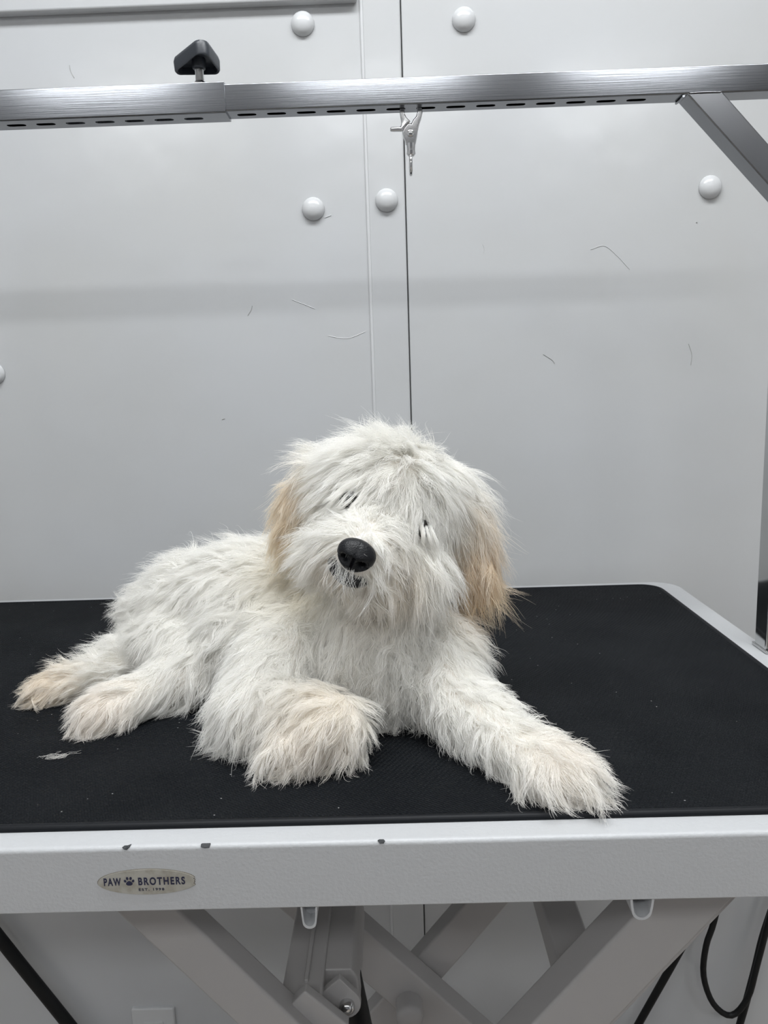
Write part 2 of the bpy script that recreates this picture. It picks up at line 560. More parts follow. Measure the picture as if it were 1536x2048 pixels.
# U-shaped lugs under the skirt
def lug(cx, w, h, y0, depth):
    oz = -SK + .001
    n = 10
    out = [(-w / 2, oz), (-w / 2 * .86, oz - h * .55)]
    rr = w / 2 * .80
    for k in range(n + 1):
        a = math.pi + math.pi * k / n
        out.append((rr * math.cos(a), oz - h + rr + rr * math.sin(a) * 1.0))
    out += [(w / 2 * .86, oz - h * .55), (w / 2, oz)]
    inner = [(x * .80, oz if z >= oz - 1e-6 else z + .0012 + (0.0006 if z < oz - h * .8 else 0)) for x, z in out]
    b = bmesh.new()
    A = [b.verts.new((cx + x, y0, z)) for x, z in out]
    Bv = [b.verts.new((cx + x, y0, z)) for x, z in inner]
    A2 = [b.verts.new((cx + x, y0 + depth, z)) for x, z in out]
    B2 = [b.verts.new((cx + x, y0 + depth - .0015, z)) for x, z in inner]
    m = len(A)
    for k in range(m - 1):
        b.faces.new((A[k], A[k + 1], Bv[k + 1], Bv[k]))
        b.faces.new((A[k], A2[k], A2[k + 1], A[k + 1]))
        b.faces.new((Bv[k], Bv[k + 1], B2[k + 1], B2[k]))
    b.faces.new(B2)
    b.faces.new(A2[::-1])
    b.faces.new((A[0], Bv[0], B2[0], A2[0]))
    b.faces.new((A[-1], A2[-1], B2[-1], Bv[-1]))
    return from_bm('lug', b, paint_mat, table, True)


lug(-0.0645, 0.0115, 0.0195, 0.004, 0.014)
lug(0.1535, 0.0165, 0.0185, 0.004, 0.020)

# scissor legs
FLZ = R['z0']


def beam(p, q, w, y0, d, name='scissor_leg', mat=leg_mat, bev=.003):
    """p, q: (x, z) of the centre line; w across; from y0 over depth d"""
    p, q = Vector((p[0], 0, p[1])), Vector((q[0], 0, q[1]))
    a = (q - p).normalized()
    n = Vector((-a.z, 0, a.x)) * (w / 2)
    b = bm_prism([(v.x, v.z) for v in (p + n, q + n, q - n, p - n)], d, bev)
    bmesh.ops.translate(b, vec=(0, y0, 0), verts=b.verts[:])
    return from_bm(name, b, mat, table, True)


def along(p, q, z):
    t = (z - p[1]) / (q[1] - p[1])
    return (p[0] + (q[0] - p[0]) * t, z)


b1a, b1b = (-.235, -.173), (-.1535, -.268)
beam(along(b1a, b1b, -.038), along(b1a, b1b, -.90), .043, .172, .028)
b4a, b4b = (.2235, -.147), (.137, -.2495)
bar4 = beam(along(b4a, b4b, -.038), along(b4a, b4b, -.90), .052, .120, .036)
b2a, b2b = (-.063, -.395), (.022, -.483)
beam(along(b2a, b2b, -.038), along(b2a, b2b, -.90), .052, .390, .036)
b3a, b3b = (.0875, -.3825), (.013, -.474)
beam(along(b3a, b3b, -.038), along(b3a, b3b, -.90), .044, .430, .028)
# rolled lower lip of the near leg
_a, _b = Vector((.2235, 0, -.147)), Vector((.137, 0, -.2495))
_d = (_b - _a).normalized()
_nn = Vector((-_d.z, 0, _d.x))
if _nn.x < 0:
    _nn = -_nn
_o = _nn * .0285
lipb = bm_prism([((_a + _o + _nn * s - _d * .12).x, (_a + _o + _nn * s - _d * .12).z) for s in (-.0035, .0035)] +
                [((_b + _o + _nn * s + _d * .5).x, (_b + _o + _nn * s + _d * .5).z) for s in (.0035, -.0035)], .034, .001)
bmesh.ops.translate(lipb, vec=(0, .126, 0), verts=lipb.verts[:])
from_bm('leg_lip', lipb, leg_mat, bar4, True)
# cross tubes running back between the pairs
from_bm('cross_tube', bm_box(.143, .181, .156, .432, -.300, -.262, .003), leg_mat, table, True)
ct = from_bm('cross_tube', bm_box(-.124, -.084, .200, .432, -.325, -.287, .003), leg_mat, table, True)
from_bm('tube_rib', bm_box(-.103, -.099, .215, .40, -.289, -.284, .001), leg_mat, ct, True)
# cylinder bracket: a wide plate on the tube, its pressed slot, end cap and ear
pl = from_bm('cylinder_bracket', bm_prism([(-.102, -.290), (-.058, -.290), (-.052, -.300), (-.050, -.330), (-.102, -.330)], .13, .002), leg_mat, table, True)
pl.location = (0, .235, 0)
cap = bm_box(-.028, .028, 0, .012, -.020, .020, .002)
bmesh.ops.rotate(cap, cent=(0, 0, 0), matrix=Matrix.Rotation(math.radians(44), 3, 'Y'), verts=cap.verts[:])
bmesh.ops.translate(cap, vec=(-.092, .186, -.305), verts=cap.verts[:])
from_bm('end_cap', cap, leg_mat, table, True)
sl = bm_box(-.022, .022, 0, .001, -.0006, .0006)
bmesh.ops.rotate(sl, cent=(0, 0, 0), matrix=Matrix.Rotation(math.radians(44), 3, 'Y'), verts=sl.verts[:])
bmesh.ops.translate(sl, vec=(-.102, .1855, -.314), verts=sl.verts[:])
from_bm('weld_seam', sl, gap_mat, table)
ear = [(-.018, -.016), (-.018, .016)] + [(.006 + .016 * math.cos(a), .016 * math.sin(a)) for a in [math.pi / 2 - math.pi * k / 12 for k in range(13)]]
earb = bm_prism(ear, .008, .001)
bmesh.ops.rotate(earb, cent=(0, 0, 0), matrix=Matrix.Rotation(math.radians(48), 3, 'Y'), verts=earb.verts[:])
bmesh.ops.translate(earb, vec=(-.068, .212, -.305), verts=earb.verts[:])
from_bm('bracket_ear', earb, leg_mat, table, True)
bo = bm_lathe([(.0075, 0), (.0075, .006), (.005, .009), (0, .0095)], 20, 'Y')
bmesh.ops.translate(bo, vec=(-.0615, .213, -.310), verts=bo.verts[:])
from_bm('ear_bolt', bo, chrome, table, True)
cyl = from_bm('hydraulic_cylinder', bm_tube([(-.066, .262, -.300), (-.062, .262, -.318), (-.0618, .262, -.319), (-.0535, .262, -.375), (.02, .262, -.86)], [.008, .008, .012, .012, .012], 20), cord_mat, table, True)
from_bm('rod_collar', bm_tube([(-.0645, .262, -.306), (-.0625, .262, -.316)], .0105, 20), leg_mat, cyl, True)
pv = bm_lathe([(.0165, 0), (.0165, .022), (.0150, .027), (.010, .0295), (0, .030)], 28, 'Y')
bmesh.ops.translate(pv, vec=(-.001, .392, -.470), verts=pv.verts[:])
from_bm('pivot_cap', pv, leg_mat, table, True)
pv = bm_lathe([(.0165, 0), (.0165, .012), (.010, .016), (0, .017)], 28, 'Y')
_px = along(b1a, b1b, -.5)[0]
bmesh.ops.translate(pv, vec=(0.0, .122, -.44), verts=pv.verts[:])
from_bm('pivot_cap', pv, leg_mat, table, True)
# lower carriage on the floor
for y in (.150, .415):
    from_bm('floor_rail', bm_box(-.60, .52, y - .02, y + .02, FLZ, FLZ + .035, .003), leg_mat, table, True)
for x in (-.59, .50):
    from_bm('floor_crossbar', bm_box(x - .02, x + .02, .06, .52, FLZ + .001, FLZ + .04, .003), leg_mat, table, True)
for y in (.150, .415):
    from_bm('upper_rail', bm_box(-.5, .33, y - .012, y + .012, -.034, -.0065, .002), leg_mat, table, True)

# ------------------------------------------------------------------ grooming arm
ARM_Y, ARM_Z, AW = 0.316, 0.5433, 0.0236
arm = thing('grooming_bar', (0.389, 0.328, 0.0), 'slotted stainless steel overhead grooming arm standing on the table rim', 'grooming arm')
AL = arm.location.copy()


def slotted_bar(x0, x1, y0, w, z0, slots, sw=.0062, sl=.0182, bev=.0012):
    """square tube along x with stadium slots pierced in its underside"""
    b = bmesh.new()
    y1, z1 = y0 + w, z0 + w
    prof = []
    for cy, cz, a0 in ((y1 - bev, z0 + bev, 270), (y1 - bev, z1 - bev, 0), (y0 + bev, z1 - bev, 90), (y0 + bev, z0 + bev, 180)):
        for k in range(4):
            a = math.radians(a0 + 90 * k / 3)
            prof.append((cy + bev * math.cos(a), cz + bev * math.sin(a)))
    n = len(prof)
    A = [b.verts.new((x0, y, z)) for y, z in prof]
    Bv = [b.verts.new((x1, y, z)) for y, z in prof]
    for k in range(n - 1):
        b.faces.new((A[k], A[k + 1], Bv[k + 1], Bv[k]))
    # underside, cell by cell
    ya, yb, cy = y0 + bev, y1 - bev, (y0 + y1) / 2
    slots = sorted(slots)
    xs = [max(x0, slots[0] - .015)] + [(p + q) / 2 for p, q in zip(slots, slots[1:])] + [min(x1, slots[-1] + .015)]
    for xa, xb in ((x0, xs[0]), (xs[-1], x1)):      # plain ends
        if xb - xa > 1e-5:
            b.faces.new([b.verts.new(q) for q in ((xa, ya, z0), (xb, ya, z0), (xb, yb, z0), (xa, yb, z0))])
    for s, (xa, xb) in zip(slots, zip(xs, xs[1:])):
        ring, rect, rise = [], [], []
        M = 32
        for k in range(M):
            a = 2 * math.pi * (k + .5) / M
            c, si = math.cos(a), math.sin(a)
            h = (sl - sw) / 2
            px = (h if c > 0 else -h) + sw / 2 * c
            pz = sw / 2 * si
            if abs(c) < .35:
                px = h * c / .35 * 1.0
                pz = sw / 2 * (1 if si > 0 else -1)
            ring.append(b.verts.new((s + px, cy + pz, z0)))
            rise.append(b.verts.new((s + px, cy + pz, z0 + .0015)))
            hx = (xb - s) if c > 0 else (s - xa)
            hy = (yb - cy)
            t = min(hx / max(abs(c), 1e-6), hy / max(abs(si), 1e-6))
            rect.append(b.verts.new((s + c * t, cy + si * t, z0)))
        for k in range(M):
            j = (k + 1) % M
            b.faces.new((ring[k], ring[j], rect[j], rect[k]))
            b.faces.new((ring[j], ring[k], rise[k], rise[j]))
        for k in range(M):                       # square off the corners between neighbouring rays
            j = (k + 1) % M
            ok_, oj_ = (abs(abs(rect[q].co.y - cy) - (yb - cy)) < 1e-7 for q in (k, j))
            if ok_ != oj_:
                v = b.verts.new((xb if rect[k].co.x + rect[j].co.x > 2 * s else xa, yb if rect[k].co.y + rect[j].co.y > 2 * cy else ya, z0))
                b.faces.new((rect[k], rect[j], v))
    b.faces.new(A)
    b.faces.new(Bv[::-1])
    return b


in_slots = [-.129 + .0282 * k for k in range(14)]
bar = from_bm('inner_bar', shift(slotted_bar(-.30, .4025, ARM_Y, AW, ARM_Z, in_slots), AL), steel, arm, True)
SW = .0272
sl_slots = [-.1795 - .0282 * k for k in range(17)]
sleeve = from_bm('outer_sleeve', shift(slotted_bar(-.672, -.1465, ARM_Y - .0018, SW, ARM_Z - .0018, sl_slots), AL), steel, arm, True)
post = from_bm('post', shift(bm_box(.379, .4026, ARM_Y, ARM_Y + AW, .003, ARM_Z + .001, .0012), AL), post_steel, arm, True)
from_bm('post', shift(bm_box(-.672, -.6484, ARM_Y, ARM_Y + AW, .003, ARM_Z - .001, .0012), AL), post_steel, arm, True)
# brace at 45 degrees
bp = [(.2805, ARM_Z + .0005), (.3135, ARM_Z + .0005), (.3795, .4745), (.3795, .4405)]
brb = bm_prism(bp, AW, .0012)
bmesh.ops.translate(brb, vec=(0, ARM_Y + .0002, 0), verts=brb.verts[:])
brace = from_bm('brace', shift(brb, AL), satin_steel, arm, True)
wb_ = bm_tube([(.2785, ARM_Y + .002, ARM_Z - .0012), (.279, ARM_Y + .012, ARM_Z - .0016), (.2785, ARM_Y + .0215, ARM_Z - .0012)], .0012, 8)
from_bm('weld_bead', shift(wb_, AL), satin_steel, brace, True)
wb_ = bm_tube([(.283, ARM_Y - .0001, ARM_Z + .0004), (.297, ARM_Y - .0002, ARM_Z + .0008), (.312, ARM_Y - .0001, ARM_Z + .0004)], .0005, 8)
from_bm('weld_bead', shift(wb_, AL), satin_steel, brace, True)
# clamp brackets over the table rim
for sx, xe in ((1, .390), (-1, -.677)):
    cb = bm_box(min(xe - sx * .012, xe + sx * .019), max(xe - sx * .012, xe + sx * .019), ARM_Y - .004, ARM_Y + .028, .0003, .0038, .0008)
    bm_box(min(xe + sx * .0012, xe + sx * .019), max(xe + sx * .0012, xe + sx * .019), ARM_Y - .004, ARM_Y + .028, -.075, .0036, .001, 1, cb)
    from_bm('clamp', shift(cb, AL), post_steel, arm, True)

# clamping knob
kx, ky, kz = -.1715, ARM_Y + .0125, ARM_Z + SW - .002
nut = bm_lathe([(.0072, 0), (.0072, .0030), (.006, .0048), (.0045, .0052)], 6)
bmesh.ops.translate(nut, vec=(kx, ky, kz), verts=nut.verts[:])
kn = tag(from_bm('clamp_knob', bmesh.new(), knob_mat, arm), 'black plastic clamping knob')
bpy.data.meshes.remove(kn.data)
out = []                                 # rounded triangular outline in x,y, one lobe towards the room
_tri = [(-.0310, .0080, .0045), (.0110, -.0240, .0080), (.0190, .0160, .0055)]
for i_ in range(3):
    p_, c_, n_ = (Vector(_tri[(i_ + d_) % 3][:2]) for d_ in (-1, 0, 1))
    e1_, e2_ = (c_ - p_).normalized(), (n_ - c_).normalized()
    n1_, n2_ = Vector((e1_.y, -e1_.x)), Vector((e2_.y, -e2_.x))
    a0_, a1_ = math.atan2(n1_.y, n1_.x), math.atan2(n2_.y, n2_.x)
    while a1_ < a0_:
        a1_ += 2 * math.pi
    rr_ = _tri[i_][2]
    cc_ = c_ - (n1_ + n2_).normalized() * (rr_ / max(.3, math.cos((a1_ - a0_) / 2)))
    for k in range(16):
        a = a0_ + (a1_ - a0_) * k / 15
        out.append((cc_.x + rr_ * math.cos(a), cc_.y + rr_ * math.sin(a)))
b = bmesh.new()
prof = [(.42, -.0005), (.80, -.0005), (.87, -.0060), (.955, -.0065), (1.0, -.0050), (1.02, .0035), (.97, .0070), (.82, .0084)]
rings = [[b.verts.new((x * s, y * s, h)) for x, y in out] for s, h in prof]
for A_, B_ in zip(rings, rings[1:]):
    for k in range(48):
        b.faces.new((A_[k], A_[(k + 1) % 48], B_[(k + 1) % 48], B_[k]))
b.faces.new(rings[0])
b.faces.new(rings[-1])
bmesh.ops.rotate(b, cent=(0, 0, 0), matrix=Euler((math.radians(-13), math.radians(-4), 0)).to_matrix(), verts=b.verts[:])
bmesh.ops.translate(b, vec=(kx, ky, kz + .0245), verts=b.verts[:])
kn = tag(from_bm('clamp_knob', shift(b, AL), knob_mat, arm, True), 'black plastic clamping knob')
hub = bm_tube([(kx, ky, kz + .0265), (kx, ky, kz + .0170), (kx, ky, kz + .0160)], [.0068, .0062, .0052], 20)
from_bm('knob_hub', shift(hub, AL), knob_mat, kn, True)
th = [(0.0, kz - .004)]
pts, rad = [], []
for k in range(48):
    pts.append((kx, ky, kz - .001 + k * .0004))
    rad.append(.0040 if k % 2 else .00335)
from_bm('threaded_stud', shift(bm_tube(pts, rad, 16), AL), chrome, arm, False)
from_bm('hex_nut', shift(nut, AL), chrome, arm, False)

# ------------------------------------------------------------------ snap hook on the bar
sy0 = ARM_Y + AW / 2
hook = thing('snap_hook', (.026, sy0, ARM_Z), 'small nickel swivel snap hook hanging under the steel bar', 'snap hook')
HL = hook.location.copy()


def px(x, y):       # drawing of the hook in its own plane, 9.6 units a photo pixel
    return ((x - 800) / 9.6 * .000497, -(y - 330) / 9.6 * .000497)


body = [(905, 240), (1000, 240), (1012, 420), (985, 520), (945, 620), (920, 720), (905, 800), (885, 900), (870, 960), (800, 945), (700, 970), (680, 900), (650, 820),
        (636, 740), (650, 690), (690, 640), (740, 585), (800, 595), (840, 525), (895, 470), (915, 410)]
hb = bm_prism([px(*q) for q in body], .0045, .0012, 2)
bmesh.ops.translate(hb, vec=(0, -.00225, 0), verts=hb.verts[:])
hbody = from_bm('hook_body', hb, chrome, hook, True)
trig = [(590, 240), (690, 240), (688, 420), (715, 480), (760, 525), (790, 545), (775, 575), (720, 600), (670, 650), (640, 690), (640, 715), (420, 710), (410, 680), (425, 640), (610, 635), (618, 560), (600, 430)]
tb = bm_prism([px(*q) for q in trig], .0038, .0010, 2)
bmesh.ops.translate(tb, vec=(0, -.0019, 0), verts=tb.verts[:])
from_bm('trigger', tb, chrome, hook, True)
ov = bm_lathe([(.0034, 0), (.0034, .0008), (.0022, .0016), (0, .0019)], 20, 'Y')
x_, z_ = px(785, 760)
bmesh.ops.translate(ov, vec=(x_, -.0022, z_), verts=ov.verts[:])
from_bm('hinge_rivet', ov, chrome, hbody, True)
x_, z0_ = px(787, 950)
_, z1_ = px(787, 1150)
from_bm('swivel_collar', bm_tube([(x_, 0, z0_ + .001), (x_, 0, z0_ - .001), (x_, 0, (z0_ + z1_) / 2), (x_, 0, z1_ + .0022), (x_, 0, z1_)], [.0045, .0043, .0040, .0044, .0026], 20), chrome, hook, True)
# eye ring seen on edge
_, za_ = px(770, 1120)
_, zb_ = px(770, 1480)
ringp = []
for k in range(25):
    a = 2 * math.pi * k / 24
    ringp.append((x_ - .0006, .0075 * math.sin(a), (za_ + zb_) / 2 + (za_ - zb_) / 2 * .9 * math.cos(a)))
from_bm('eye_ring', bm_tube(ringp, .0015, 10, False), chrome, hook, True)

# ------------------------------------------------------------------ outlet and cords on the wall
outl = thing('power_outlet', (-.4225, YW, -.767), 'pale wall outlet low on the wall under the table', 'outlet')
pb_ = bm_loft(-.0357, .0357, -.0575, .0575, .004, [(.0, 0), (.0, .004), (.001, .0055), (.003, .0062)])
bmesh.ops.rotate(pb_, cent=(0, 0, 0), matrix=Matrix.Rotation(math.radians(90), 3, 'X'), verts=pb_.verts[:])
from_bm('cover_plate', pb_, white_plastic, outl, True)
soc = bm_loft(-.0165, .0165, -.034, .034, .003, [(.0, .006), (.0, .0072), (.0008, .0078)])
bmesh.ops.rotate(soc, cent=(0, 0, 0), matrix=Matrix.Rotation(math.radians(90), 3, 'X'), verts=soc.verts[:])
so = from_bm('socket_insert', soc, white_plastic, outl, True)
for zc in (.020, -.018):
    for dx in (-.0063, .0063):
        from_bm('socket_slot', bm_box(dx - .0011, dx + .0011, -.0082, -.007, zc - .004, zc + .004), gap_mat, so)


def cord(name, pts, r, label, n=60):
    o = from_bm(name, bm_tube(spline(pts, n), r, 10), cord_mat, None, True)
    return tag(o, label, 'cord')


cord('hanging_cable', [(.640, .656, -.26), (.630, .635, -.30), (.60, .622, -.38), (.566, .62, -.50), (.543, .62, -.62), (.530, .619, -.68), (.506, .62, -.712), (.477, .62, -.69),
                       (.460, .62, -.64), (.462, .62, -.588), (.474, .622, -.545), (.490, .63, -.46), (.497, .64, -.33), (.495, .657, -.26)], .0046,
     'black power cord hanging in a loop under the table corner')
cord('hanging_cable', [(.70, .657, -.28), (.685, .645, -.32), (.63, .64, -.40), (.585, .64, -.50), (.560, .638, -.58), (.545, .634, -.65), (.528, .632, -.73), (.505, .632, -.83), (.46, .632, -.93), (.42, .632, -.9935)], .0056,
     'black power cord running straight down behind the hanging cord loop')
cord('hanging_cable', [(.485, .657, -.28), (.487, .645, -.33), (.480, .636, -.44), (.455, .632, -.54), (.422, .632, -.615), (.371, .632, -.722), (.325, .632, -.82), (.27, .632, -.92), (.22, .632, -.9935)], .0058,
     'black power cord slanting down behind the near scissor leg')
cord('black_hose', [(-.78, .636, -.33), (-.648, .636, -.56), (-.562, .636, -.704), (-.47, .636, -.86), (-.41, .636, -.96), (-.40, .60, -.988)], .0098, 'thick straight black hose slanting down under the table at the outlet side')

# ------------------------------------------------------------------ the dog
dog = thing('dog', (-.09, .20, .0036), 'fluffy white dog with tan ears lying on the black table, head tilted', 'dog')
DL = dog.location.copy()
MAT_TOP = 0.0034

skin_mat = new_mat('pale_skin', (0.84, 0.80, 0.75), 0.6)
add_bump(skin_mat, 300, 0.2)
nose_mat = new_mat('black_nose_leather', (0.004, 0.0045, 0.006), 0.42, 0, 0.3)
add_bump(nose_mat, 900, 0.35, 0.0006, 2.0, 'voronoi')
eye_mat = new_mat('dark_glossy_eye', (0.006, 0.004, 0.003), 0.2)
add_bump(eye_mat, 10, 0.01)
lip_mat = new_mat('black_lip', (0.008, 0.008, 0.009), 0.4)
add_bump(lip_mat, 300, 0.2)


def fur_material(name, transl=0.45):
    m = bpy.data.materials.new(name)
    m.use_nodes = True
    n, l = m.node_tree.nodes, m.node_tree.links
    n.clear()
    out_ = n.new('ShaderNodeOutputMaterial')
    at = n.new('ShaderNodeAttribute'); at.attribute_name = 'tint'
    di = n.new('ShaderNodeBsdfDiffuse')
    trn = n.new('ShaderNodeBsdfTranslucent')
    gl = n.new('ShaderNodeBsdfHairPrincipled') if False else n.new('ShaderNodeBsdfGlossy')
    gl.inputs['Roughness'].default_value = 0.45
    gl.inputs['Color'].default_value = (0.9, 0.9, 0.9, 1)
    m1 = n.new('ShaderNodeMixShader'); m1.inputs[0].default_value = transl
    m2 = n.new('ShaderNodeMixShader'); m2.inputs[0].default_value = 0.06
    l.new(at.outputs['Color'], di.inputs['Color'])
    l.new(at.outputs['Color'], trn.inputs['Color'])
    l.new(di.outputs[0], m1.inputs[1]); l.new(trn.outputs[0], m1.inputs[2])
    l.new(m1.outputs[0], m2.inputs[1]); l.new(gl.outputs[0], m2.inputs[2])
    l.new(m2.outputs[0], out_.inputs['Surface'])
    return m


fur_mat = fur_material('white_fur')

# --- skin: overlapping tapered limbs grown together into one surface
LIMBS = [  # (p0, r0, p1, r1)
    ((-.014, .218, .118), .046, (-.022, .195, .060), .052),          # neck to chest
    ((-.022, .195, .060), .052, (-.018, .172, .036), .030),
    ((-.022, .205, .060), .050, (-.070, .262, .078), .050),          # chest to withers
    ((-.070, .262, .080), .053, (-.148, .290, .074), .059),
    ((-.148, .290, .074), .059, (-.202, .312, .064), .055),
    ((-.202, .312, .064), .055, (-.234, .322, .054), .044),
    ((-.070, .230, .060), .050, (-.150, .255, .050), .046),          # rib cage, near side
    ((-.095, .200, .055), .040, (-.119, .138, .030), .028),          # bent foreleg, paw tucked back
    ((-.119, .138, .030), .028, (-.052, .104, .031), .024),
    ((-.052, .104, .031), .024, (-.088, .090, .017), .0160),
    ((.032, .200, .055), .036, (.036, .160, .034), .027),            # stretched foreleg
    ((.036, .160, .034), .027, (.080, .085, .022), .0185),
    ((.080, .085, .022), .0185, (.104, .052, .0170), .0195),
    ((.104, .052, .0170), .0195, (.119, .043, .0160), .0150),
    ((-.215, .285, .046), .044, (-.190, .228, .032), .026),          # hind leg, near
    ((-.190, .228, .032), .026, (-.225, .204, .022), .017),
    ((-.225, .204, .022), .017, (-.248, .180, .0195), .0180),
    ((-.248, .180, .0195), .0180, (-.262, .170, .0165), .0150),
    ((-.245, .300, .035), .030, (-.280, .265, .021), .017),          # hind leg, far
    ((-.280, .265, .021), .017, (-.318, .238, .0165), .0145),
    ((-.318, .238, .0165), .0145, (-.333, .228, .0150), .0125),
    # head
    ((-.013, .205, .188), .054, (-.008, .212, .180), .055),
    ((-.020, .175, .166), .038, (-.026, .140, .162), .027),
    ((-.026, .140, .162), .027, (-.029, .119, .160), .0185),
    ((-.014, .180, .146), .034, (-.023, .142, .142), .020),          # lower jaw
    ((-.040, .168, .162), .024, (-.050, .160, .155), .020),          # cheeks
    ((.006, .170, .150), .026, (.014, .164, .142), .022),
    # ears
    ((-.060, .218, .214), .016, (-.084, .222, .190), .013),
    ((-.084, .222, .190), .013, (-.094, .220, .158), .011),
    ((.044, .222, .200), .018, (.064, .220, .172), .014),
    ((.064, .220, .172), .014, (.070, .214, .128), .012),
]
bm = bmesh.new()
for p0, r0, p1, r1 in LIMBS:
    p0, p1 = Vector(p0), Vector(p1)
    steps = max(2, int((p1 - p0).length / (0.35 * min(r0, r1))) + 1)
    for k in range(steps + 1):
        t = k / steps
        bmesh.ops.create_icosphere(bm, subdivisions=2, radius=r0 + (r1 - r0) * t, matrix=Matrix.Translation(p0.lerp(p1, t)))
me = bpy.data.meshes.new('body')
bm.to_mesh(me); bm.free()
tmp = bpy.data.objects.new('tmp', me); COL.objects.link(tmp)
rm = tmp.modifiers.new('r', 'REMESH'); rm.mode = 'VOXEL'; rm.voxel_size = 0.0032
sm = tmp.modifiers.new('s', 'SMOOTH'); sm.iterations = 10; sm.factor = 0.5
dg = bpy.context.evaluated_depsgraph_get()
body_me = bpy.data.meshes.new_from_object(tmp.evaluated_get(dg))
bpy.data.objects.remove(tmp); bpy.data.meshes.remove(me)
body_me.name = 'body'
nv = len(body_me.vertices)
co = np.zeros(nv * 3); body_me.vertices.foreach_get('co', co); co = co.reshape(-1, 3)
co[:, 2] = np.maximum(co[:, 2], MAT_TOP + .0003)
body_me.vertices.foreach_set('co', co.ravel()); body_me.update()
body_me.calc_loop_triangles()
nt = len(body_me.loop_triangles)
tri = np.zeros(nt * 3, dtype=np.int32); body_me.loop_triangles.foreach_get('vertices', tri); tri = tri.reshape(-1, 3)
vn = np.zeros(nv * 3); body_me.vertices.foreach_get('normal', vn); vn = vn.reshape(-1, 3)
bvh = BVHTree.FromPolygons([Vector(c) for c in co], tri.tolist())
W = co.copy()
body_me.vertices.foreach_set('co', (co - np.array(DL)).ravel()); body_me.update()
body = link('body', body_me, skin_mat, dog, True)

# --- head frame
HC = np.array((-.011, .205, .186))
NOSE = np.array((-.030, .104, .164))
hf = NOSE - HC; hf /= np.linalg.norm(hf)
hr = np.array((.91, 0.0, -.41)); hr -= hf * (hr @ hf); hr /= np.linalg.norm(hr)
hu = np.cross(hr, hf); hu /= np.linalg.norm(hu)
if hu[2] < 0:
    hu = -hu


def hp(r, u, f, o=HC):
    return np.asarray(o) + hr * r + hu * u + hf * f


EYES = [np.array((-.0358, .1505, .1978)), np.array((.0203, .1550, .1727))]
HEADM = Matrix(((hr[0], hf[0], hu[0]), (hr[1], hf[1], hu[1]), (hr[2], hf[2], hu[2])))   # local x right, y forward, z up

# nose
nb = bmesh.new()
bmesh.ops.create_uvsphere(nb, u_segments=64, v_segments=48, radius=1.0)
for v in nb.verts:
    x, y, z = v.co
    wz = 1.0 + 0.16 * z if z > 0 else 1.0 - 0.30 * (z * z)
    X, Y, Z = x * .0146 * wz, y * .0115, z * .0128
    if y > 0:
        Y *= 1 - .18 * max(0, z) ** 2
        for s in (-1, 1):                       # nostrils with their outer slit
            d = ((x - s * .44) / .24) ** 2 + ((z + .12) / .26) ** 2
            Y -= .0090 * math.exp(-d * 1.2)
            d2 = ((x - s * .80) / .22) ** 2 + ((z + .30 - .25 * (abs(x) - .8)) / .11) ** 2
            Y -= .0030 * math.exp(-d2)
        Y -= .0022 * math.exp(-(x / .06) ** 2) * (1 if z < .25 else 0.2)      # philtrum groove
        Y += .0010 * math.exp(-((abs(x) - .44) / .3) ** 2 - ((z - .35) / .25) ** 2)
    v.co = (X, Y, Z)
bmesh.ops.transform(nb, matrix=Matrix.Translation(Vector(NOSE)) @ HEADM.to_4x4(), verts=nb.verts[:])
tag(from_bm('nose', shift(nb, DL), nose_mat, dog, True), 'black leathery nose')
# eyes
for e in EYES:
    eb = bmesh.new()
    bmesh.ops.create_uvsphere(eb, u_segments=24, v_segments=16, radius=.0082, matrix=Matrix.Translation(Vector(e)))
    tag(from_bm('eye', shift(eb, DL), eye_mat, dog, True), 'dark eye half hidden by hair')
# lips: a dark curved roll under the nose
lp = [hp(-.015, -.0170, -.011, NOSE), hp(-.008, -.0190, -.0050, NOSE), hp(0, -.0205, -.0030, NOSE), hp(.008, -.0205, -.0050, NOSE), hp(.014, -.020, -.011, NOSE)]
tag(from_bm('lips', shift(bm_tube(spline([tuple(p) for p in lp], 20), [.0050 + .0026 * math.sin(math.pi * k / 20) for k in range(21)], 14), DL), lip_mat, dog, True), 'black lips')

# --- fur: combing field set by control hairs (position, direction, length, curl, lift)
CT = []


def comb(p, d, length, curl=.5, lift=.4):
    CT.append((tuple(p), tuple(d), length, curl, lift))


# torso
for p in ((-.08, .27, .13), (-.14, .29, .12), (-.20, .31, .105)):
    comb(p, (-.7, .25, .15), .036, .55, .55)
comb((-.25, .33, .09), (-.9, .2, .1), .036, .6, .55)
comb((-.285, .32, .055), (-.9, .0, -.35), .034, .6, .5)
for p in ((-.10, .215, .09), (-.15, .235, .08), (-.20, .26, .08)):
    comb(p, (-.5, -.1, -.8), .040, .75, .4)
for p in ((-.13, .205, .045), (-.165, .215, .04)):
    comb(p, (-.25, -.25, -.9), .038, .75, .4)
comb((-.09, .165, .06), (-.3, -.2, -.9), .038, .6, .35)
comb((-.06, .16, .085), (-.1, -.2, -1), .038, .6, .35)
# chest
for p in ((-.06, .15, .06), (-.02, .145, .07), (.02, .15, .07)):
    comb(p, (random.uniform(-.1, .1), -.15, -1), .038, 1.3, .4)
for p in ((-.02, .145, .03), (.01, .145, .025), (-.04, .145, .035)):
    comb(p, (0, -.15, -1), .030, 1.3, .35)
comb((.06, .19, .08), (.45, -.1, -.8), .034, .7, .45)
comb((.068, .195, .055), (.6, -.1, -.6), .032, .7, .45)
